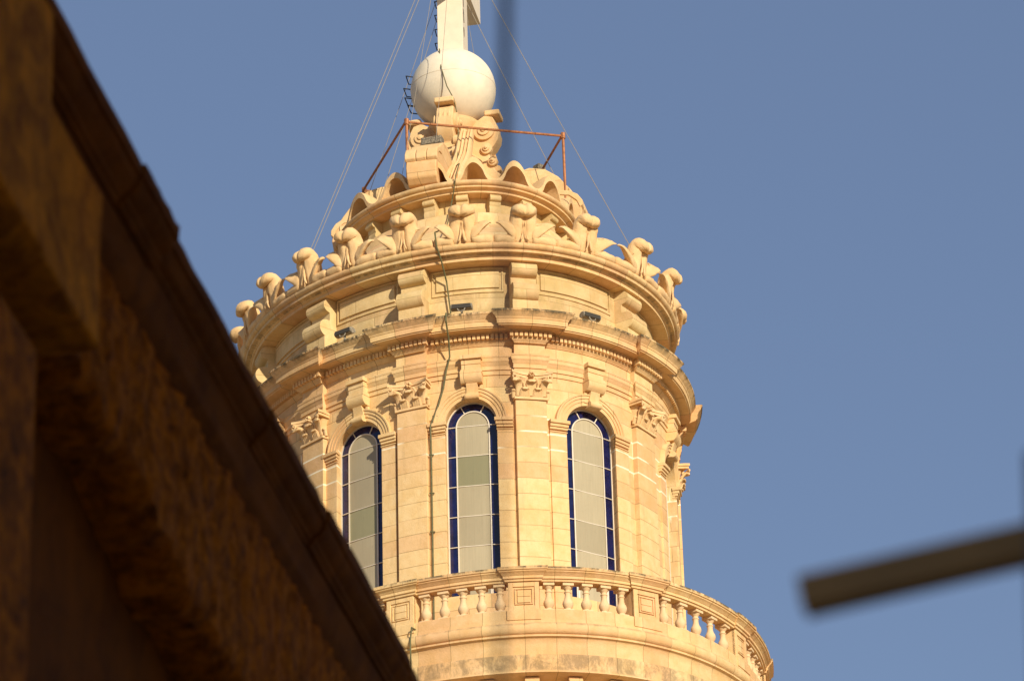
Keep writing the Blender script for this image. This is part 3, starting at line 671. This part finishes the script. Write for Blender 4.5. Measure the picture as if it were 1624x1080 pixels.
sf = MB(); sweep(sf, ZL, [(4.9, 19.32), (5.42, 19.32), (5.42, 17.5), (5.3, 17.4), (5.3, 11.9), (4.9, 11.9)], 0, 360, n=150, ring=True); sf.build('lower_drum', M_wall, tower)
for i in range(26):
    d = -100+i*8.4+3.2; L = Loc(ZL, 5.42, d); mb = MB(); h = .14
    extrude(mb, L, [(-.05, 18.95), (.06, 18.95)]+arc(.12, 19.06, .09, -90, 30, 6)+[(.30, 19.16)]+arc(.50, 19.23, .085, -60, 60, 6)+[(.55, 19.34), (-.05, 19.34)], -h, h); mb.build('modillion', M_trim, tower, bevel=.008)
cb3 = MB()
prof = [(9.5+1.5*0, 12.0)]
rowsd = [(5.3, 12.0), (7.5, 11.6), (10, 10.5), (12.5, 8.5), (14, 6.), (14.6, 3.), (14.6, -1.6)]
a = np.linspace(0, 2*math.pi, 64, endpoint=False); P = np.array([np.stack([r*np.sin(a)*.9, -r*np.cos(a), z+0*a], -1) for r, z in rowsd]); cb3.grid(P, np.stack([np.broadcast_to(a*14, P.shape[:2]), P[..., 2]], -1), wj=True)
cb3.build('dome', M_far, tower)

# ------------------------------------------------------------------ ball and cross
bc = Vector((-.01, 0, 34.01)); mb = MB()
prof = [(.822*math.sin(x), -.822*math.cos(x)) for x in np.linspace(.02, math.pi-.02, 40)]
lathe(mb, bc, prof, 64)
orb = empty('ball', (0, 0, 33.3), 'large cream painted ball resting on the carved stone scrolls', 'ball')
mb.build('shell', M_ball, orb, sharp=60)
sm = MB()
for zz in (.02,):
    lathe(sm, bc, [(.8225, -.006+zz), (.8265, -.004+zz), (.8265, .004+zz), (.8225, .006+zz)], 64)
sm.build('seam', M_ball, orb)
def fr(d): return radial_frame(d)
CF = fr(-11); cross = empty('cross', (0, 0, 34.9), 'white painted cross shaft with peeling paint standing on the cream ball', 'cross')
mb = MB(); wbox(mb, (0, 0, 0), CF.t, CF.n, (0, 0, 1), -.25, .25, -.25, .25, 34.74, 39.6)
mb.build('shaft', M_crosspaint, cross, bevel=.008)
mb = MB(); wbox(mb, (0, 0, 0), CF.t, CF.n, (0, 0, 1), -.325, .325, -1.25, 1.25, 36.17, 36.8)
mb.build('arm', M_crosspaint, cross, bevel=.008)
mb = MB()
for z, hh, x in ((35.86, .045, -.13), (35.68, .03, -.14), (35.57, .05, -.13), (35.47, .025, -.12), (35.27, .03, -.13), (35.20, .04, -.125), (36.02, .05, -.14)):
    pts = []
    m = 9; hh *= 1.7
    ring = [(x+.05*(1+.5*rng.random())*math.cos(q*2*math.pi/m)*.8, hh*(1+.6*rng.random())*math.sin(q*2*math.pi/m)) for q in range(m)]
    Pn = np.array([[np.array([0, 0, z+b])+CF.t*(.2515+off)-CF.n*a_ for a_, b in ring] for off in (-.01, .0)]); mb.grid(Pn, Pn[..., :2], wj=True, caps=True)
mb.build('bare_patch', M_rust_patch, cross)
def rung(parent, pts): 
    mb = MB(); tube(mb, pts, .012, 6); mb.build('rung', M_black, parent)
for z in (35.05, 35.36, 35.68, 35.99):
    o = CF.t*-.25; f = lambda b, u, zz: tuple(o-CF.t*b+CF.n*u+np.array([0, 0, zz]))
    rung(cross, [f(-.02, .02, z+.05), f(.095, .02, z+.05), f(.095, -.15, z), f(-.02, -.15, z)])
for az, zz in ((-98, .28), (-99, .02), (-100, -.18), (-101, -.34)):
    n2 = fr(az); rr_ = math.sqrt(.822**2-zz*zz); f = lambda b, t_, z: tuple(np.array(bc)+n2.n*(rr_+b)+n2.t*t_+np.array([0, 0, z]))
    rung(orb, [f(-.06, -.16, zz), f(.12, -.16, zz+.05), f(.12, .16, zz+.05), f(-.06, .16, zz)])

# ------------------------------------------------------------------ copper rail round the pedestal
A, B, C_, D_ = (-.918, -1.40, 32.57), (2.03, -.74, 32.57), (1.28, 2.05, 32.57), (-1.80, 1.30, 32.57)
cr = empty('copper_rail', (0.2, .2, 30.8), 'reddish copper pipe guard rail framing the stone scrolls under the ball', 'rail')
def pipe(name, pts, r=.024):
    mb = MB(); tube(mb, pts, r, 8); return mb.build(name, M_copper, cr)
for a, b in ((A, B), (B, C_), (C_, D_), (D_, A)): pipe('top_rail', [a, b])
for p in (A, B, C_, D_):
    o = pipe('post', [(p[0]+.02, p[1], p[2]+.05), (p[0]+.03, p[1], 30.9)], .027)
    mb = MB(); tube(mb, [(p[0]+.02, p[1], p[2]-.06), (p[0]+.02, p[1], p[2]+.06)], .046, 8); mb.build('fitting', M_copper, o)

# ------------------------------------------------------------------ floodlights
FZ = .10
def floodlight(d, label, tilt):
    L = Loc(ZA, 4.42, d, flat=True); z = 26.80+FZ; o = L(0, 0, 26.62)
    root = empty('floodlight', tuple(o), label, 'floodlight', 'floodlights along the cornice ledge')
    mb = MB(); ring = [(.075*math.cos(a)+.03, .055*math.sin(a)) for a in np.linspace(0, 2*math.pi, 12, endpoint=False)]
    extrude(mb, L, [(u, z+v) for u, v in ring], -.185, .185, nt=1)
    for q in np.linspace(-.17, .17, 12): extrude(mb, L, [(u*1.06, z+v*1.1+.002) for u, v in ring], q-.006, q+.006)
    h = mb.build('housing', M_lamp, root, bevel=.006)
    mb = MB(); extrude(mb, L, [(.098, z-.04), (.112, z-.04), (.112, z+.035), (.098, z+.035)], -.16, .16); mb.build('lens', M_dark, root)
    mb = MB(); tube(mb, [tuple(L(.0, .03, 26.60)), tuple(L(0, .03, z-.04))], .02, 8)
    tube(mb, [tuple(L(-.07, .09, z-.03)), tuple(L(-.05, .1, z-.085)), tuple(L(0, .1, z-.10)), tuple(L(.05, .1, z-.085)), tuple(L(.07, .09, z-.03))], .012, 6)
    mb.build('bracket', M_lamp, root)
floodlight(-34.6, 'grey floodlight on the cornice ledge above the left window, tilted most', 0)
floodlight(-4.3, 'grey floodlight on the cornice ledge above the middle window, by the cable', 0)
floodlight(30.5, 'grey floodlight on the cornice ledge above the right window, under the stained panel', 0)
def lampbox(c, d, label, sx, sy, sz):
    f = fr(d); root = empty('lamp_box', c, label, 'lamp')
    mb = MB(); wbox(mb, c, f.t, f.n, (0, 0, 1), -sx, sx, -sy, sy, -sz, sz); mb.build('housing', M_lamp2, root, bevel=.015)
    mb = MB(); wbox(mb, np.array(c)+f.n*(sy+.004), f.t, f.n, (0, 0, 1), -sx*.85, sx*.85, -.005, .008, -sz*.8, sz*.8); mb.build('lens', M_lamp2, root)
    mb = MB(); wbox(mb, np.array(c)-np.array((0, 0, sz+.05)), f.t, f.n, (0, 0, 1), -.03, .03, -.02, .02, -.30, .06); mb.build('stand', M_lamp, root)
lampbox((-.415, -1.62, 32.0), -16, 'speckled grey lamp box lying on top of the front stone scroll', .20, .10, .085)
lampbox((1.63, 1.15, 32.86), 40, 'small pale lamp box clipped to the right side of the copper rail', .09, .09, .10)

# ------------------------------------------------------------------ guy wires
CAMP = np.array([0, -DIST, 0.])
def guy(a, b, r, label):
    mb = MB(); a, b = Vector(a), Vector(b); m = (a+b)/2-Vector((0, 0, .03)); tube(mb, [a, m, b], r*.78, 5)
    tag(mb.build('guy_wire', M_wire), label, 'wire', 'guy wires from the cross to the crown')
def ring_pt(Z, r, d, z): return tuple(W(Z, r, d, z))
guy((.05, .1, 38.2), ring_pt(ZA, 4.3, -52, 28.35), .0075, 'outermost pale guy wire on the left, ending behind the second crown leaf')
guy((.06, .1, 38.0), ring_pt(ZA, 4.3, -50.5, 28.35), .0075, 'pale guy wire just inside the outermost one on the left')
guy((0, .3, 37.2), (-1.85, .5, 31.5), .007, 'thin guy wire running down to the far left end of the copper rail')
guy((0, .2, 36.8), (-1.55, -.3, 31.1), .007, 'dark guy wire crossing beside the iron rungs at the left of the ball')
guy((-.3, -.3, 36.6), (-1.06, -1.9, 30.7), .006, 'near upright guy wire left of the ball passing the rail corner')
guy((.05, -.9, 37.3), (-.45, -2.05, 30.6), .006, 'hair thin wire crossing the front of the ball')
guy((.1, .1, 37.6), ring_pt(ZA, 4.2, 58, 28.6), .0085, 'outermost brownish guy wire on the right, ending at the crown')
guy((.25, .2, 36.2), (2.35, -.2, 30.9), .008, 'pale guy wire inside the outermost one on the right')
guy((.3, .6, 36.0), (.62, 1.0, 33.9), .006, 'short thin wire from the cross arm to the back of the ball')

# ------------------------------------------------------------------ green cable down the tower
def Lp(Z, r, d, z): return tuple(W(Z, r, d, z))
mb = MB()
pts = [(-.26, -.36, 34.74), (-.26, -.56, 34.60), (-.235, -.80, 34.08), (-.13, -.88, 33.62), (.0, -.84, 33.36), (.075, -.62, 33.0), (.06, -.85, 32.4), (.05, -1.2, 31.9), (.023, -1.7, 31.46), Lp(ZU, 2.30, -4, 31.0), Lp(ZU, 2.58, -4.6, 30.62), Lp(ZU, 2.60, -5.0, 30.48), Lp(ZU, 2.50, -6, 30.36), Lp(ZU, 2.42, -7.4, 30.2), Lp(ZU, 2.7, -8, 29.6), Lp(ZA, 3.9, -10.4, 28.75), Lp(ZA, 4.54, -10.4, 28.36)]
tube(mb, pts, .012, 6)
pts2 = [Lp(ZA, 4.54, -10.4, 28.36), Lp(ZA, 4.49, -10.2, 28.1), Lp(ZA, 4.36, -9.6, 27.9), Lp(ZA, 4.1, -9.3, 27.6), Lp(ZA, 4.08, -8.4, 27.0), Lp(ZA, 4.5, -8.2, 26.75), Lp(ZD, 4.80, -8.0, 26.60), Lp(ZD, 4.82, -8.0, 26.45), Lp(ZD, 4.6, -8.2, 26.22), Lp(ZD, 4.45, -8.6, 25.95), Lp(ZD, 4.44, -9.6, 25.7), Lp(ZD, 4.40, -10.6, 25.4), Lp(ZD, 4.40, -12.2, 25.05), Lp(ZD, 4.45, -13.8, 24.72), Lp(ZD, 4.40, -14.0, 24.3), Lp(ZD, 4.40, -14.0, 23.0), Lp(ZD, 4.40, -14.0, 20.4), Lp(ZL, 5.4, -16, 20.32), Lp(ZL, 6.12, -17.2, 20.34), Lp(ZL, 6.15, -17.3, 20.1), Lp(ZL, 6.1, -17.5, 19.7), Lp(ZL, 6.12, -17.6, 19.3)]
tube(mb, pts2, [.0145]*len(pts2), 6)
for z in (25.9, 24.9, 24.2, 23.5, 22.8):
    i = Lp(ZD, 4.40, -14.0 if z < 24.5 else (-12.9 if z < 25 else -8.8), z); tube(mb, [(i[0]-.045, i[1]-.01, i[2]), (i[0]+.045, i[1]-.01, i[2])], .012, 5)
tag(mb.build('cable', M_green), 'green cable hanging from the ball down the tower front beside the middle window', 'cable')

# ------------------------------------------------------------------ near building with the weathered cornice
O = np.array([-1.073, -51.719, 5.0]); sd = np.array([.16369, .98651, 0]); ud = np.array([.98651, -.16369, 0]); zd = np.array([0, 0, 1.])
near = empty('weathered_house', tuple(O+sd*3-ud*2+zd*(-6.6)), 'dark shaded stone house corner with eroded cornice in the left foreground', 'house')
def slab(mb, prof, s0, s1, ns, rough=0.0):
    pr = np.array(prof); ss = np.linspace(s0, s1, ns+1); P = []
    for i, s in enumerate(ss):
        P.append([O+sd*s+ud*(u+rng.uniform(-rough, rough))+zd*(z+rng.uniform(-rough, rough)) for u, z in pr])
    P = np.array(P); mb.grid(P, np.stack([np.broadcast_to(ss[:, None], P.shape[:2]), P[..., 2]], -1), wj=True, caps=True)
# crowning course in separate stones
s = -3.5
stones = [1.3, 1.2, 1.95, .42, 1.35, .9, 1.6, 1.1, 1.4, 1.2, 1.5, 1.3]
offs = [0, .01, .004, .012, -.012, -.004, .006, -.006, .0, .008, -.004, .0]
for ln, of in zip(stones, offs):
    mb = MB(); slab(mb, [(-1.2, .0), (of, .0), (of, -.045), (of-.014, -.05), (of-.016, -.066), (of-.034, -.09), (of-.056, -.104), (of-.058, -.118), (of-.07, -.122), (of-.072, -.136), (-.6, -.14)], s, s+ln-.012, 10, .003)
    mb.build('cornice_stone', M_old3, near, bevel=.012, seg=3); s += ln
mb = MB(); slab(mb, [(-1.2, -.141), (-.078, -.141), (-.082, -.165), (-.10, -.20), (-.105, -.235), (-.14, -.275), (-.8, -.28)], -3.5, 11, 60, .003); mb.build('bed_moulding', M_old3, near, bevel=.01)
# frieze with an eroded lower edge
mb = MB(); ns = 420; ss = np.linspace(-3.5, 11, ns+1); P = []
for s in ss:
    zl = -.62-.13*(max(s, .2)-.7)+.018*math.sin(s*5)+.018*math.sin(s*13+1)+rng.uniform(-.015, .015); zl = max(zl, -1.25)
    row = []
    for f in np.linspace(0, 1, 14): row.append(O+sd*s+ud*(-.135+rng.uniform(-.008, .008)+.008*math.sin(s*21+f*7)*math.sin(s*9-f*5)-.02*f)+zd*(-.27+(zl+.27)*f))
    row += [O+sd*s+ud*(-.20)+zd*(zl-.03), O+sd*s+ud*(-.8)+zd*(zl-.02)]
    P.append(row)
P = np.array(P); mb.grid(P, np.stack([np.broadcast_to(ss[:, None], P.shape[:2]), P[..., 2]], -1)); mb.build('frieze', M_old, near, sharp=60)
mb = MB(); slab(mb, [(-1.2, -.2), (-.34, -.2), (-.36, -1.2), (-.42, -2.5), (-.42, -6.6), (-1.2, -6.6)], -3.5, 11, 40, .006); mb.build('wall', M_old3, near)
# ressaut of the entablature over the near pilaster
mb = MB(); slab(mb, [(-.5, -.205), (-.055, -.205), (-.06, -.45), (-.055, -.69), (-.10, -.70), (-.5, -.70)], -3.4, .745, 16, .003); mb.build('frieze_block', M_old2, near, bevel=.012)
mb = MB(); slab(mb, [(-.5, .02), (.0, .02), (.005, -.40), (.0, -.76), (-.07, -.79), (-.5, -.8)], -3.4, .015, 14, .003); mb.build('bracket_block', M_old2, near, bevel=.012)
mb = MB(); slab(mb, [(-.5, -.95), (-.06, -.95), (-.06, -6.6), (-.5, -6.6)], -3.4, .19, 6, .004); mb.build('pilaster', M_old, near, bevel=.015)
mb = MB(); slab(mb, [(-6, -.02), (-1.15, -.02), (-1.15, -6.6), (-6, -6.6)], -3.5, 11, 2); mb.build('body', M_old3, near)

# ------------------------------------------------------------------ unseen house across the street, added behind the viewer to shade the near cornice
hs_ = empty('shading_house', (10, -64, GZ), 'tall plain stone house added unseen behind the viewer to shade the near cornice', 'house')
mb = MB(); wbox(mb, (0, 0, 0), (1, 0, 0), (0, 1, 0), (0, 0, 1), 5.6, 15, -84, -45, GZ, 13.5); mb.build('wall', M_far, hs_)
mb = MB(); wbox(mb, (0, 0, 0), (1, 0, 0), (0, 1, 0), (0, 0, 1), 5.35, 15.2, -84.2, -44.8, 13.5, 13.9); mb.build('roof', M_far, hs_)
for y in range(-80, -46, 5):
    for z in (2.0, 6.0, 10.0):
        mb = MB(); wbox(mb, (0, 0, 0), (1, 0, 0), (0, 1, 0), (0, 0, 1), 5.55, 5.63, y, y+1.1, z, z+2.0); mb.build('window', M_dark, hs_)

# ------------------------------------------------------------------ out of focus metal close to the lens
def cam_pt(x, y, d):
    fw = np.array((math.sin(YAW)*math.cos(PITCH), math.cos(YAW)*math.cos(PITCH), math.sin(PITCH))); r0 = np.array((math.cos(YAW), -math.sin(YAW), 0)); u0 = np.cross(r0, fw)
    rt = math.cos(ROLL)*r0+math.sin(ROLL)*u0; up = -math.sin(ROLL)*r0+math.cos(ROLL)*u0
    return CAMP+d*(fw+rt*(x-812)/F_PX-up*(y-540)/F_PX)
ant = empty('aerial', (.55, -57.2, GZ), 'blurred brown metal aerial boom with square end at the right edge', 'aerial')
e0, e1 = cam_pt(1272, 947, 3.3), cam_pt(1760, 834, 3.25)
dx = (e1-e0)/np.linalg.norm(e1-e0); upv = np.array([0, 0, 1.])-dx*dx[2]; upv /= np.linalg.norm(upv); bk = np.cross(dx, upv)
mb = MB(); wbox(mb, e0, dx, upv, bk, 0, float(np.linalg.norm(e1-e0)), -.0165, .0165, -.0165, .0165); mb.build('boom', M_alu, ant, bevel=.002)
def ray_pt(x, y, hd):     # point on the sight line of a pixel at horizontal distance hd
    q = cam_pt(x, y, 1.0)-CAMP; return CAMP+q*hd/math.hypot(q[0], q[1])
mb = MB(); mx = ray_pt(1648, 720, 2.93); my = ray_pt(1660, 1080, 2.93); dn = (my-mx)/(mx[2]-my[2])
tube(mb, [tuple(my+dn*(my[2]-GZ)), tuple(mx)], .012, 12); mb.build('mast', M_rod, ant)
mb = MB(); a_, b_ = ray_pt(801, 100, 2.75), ray_pt(793, 1000, 2.75); dn = (a_-b_)/(a_[2]-b_[2])
c_ = ray_pt(800, 235, 2.75); d_ = ray_pt(799.6, 300, 2.75)
tube(mb, [tuple(b_-dn*(b_[2]-GZ)), tuple(d_), tuple(c_), tuple(a_+dn*1.2)], [.0032, .0032, .0046, .0046], 10)
tag(mb.build('rod', M_rod), 'thin dark blurred upright rod just right of the ball, between two guy wires', 'rod')
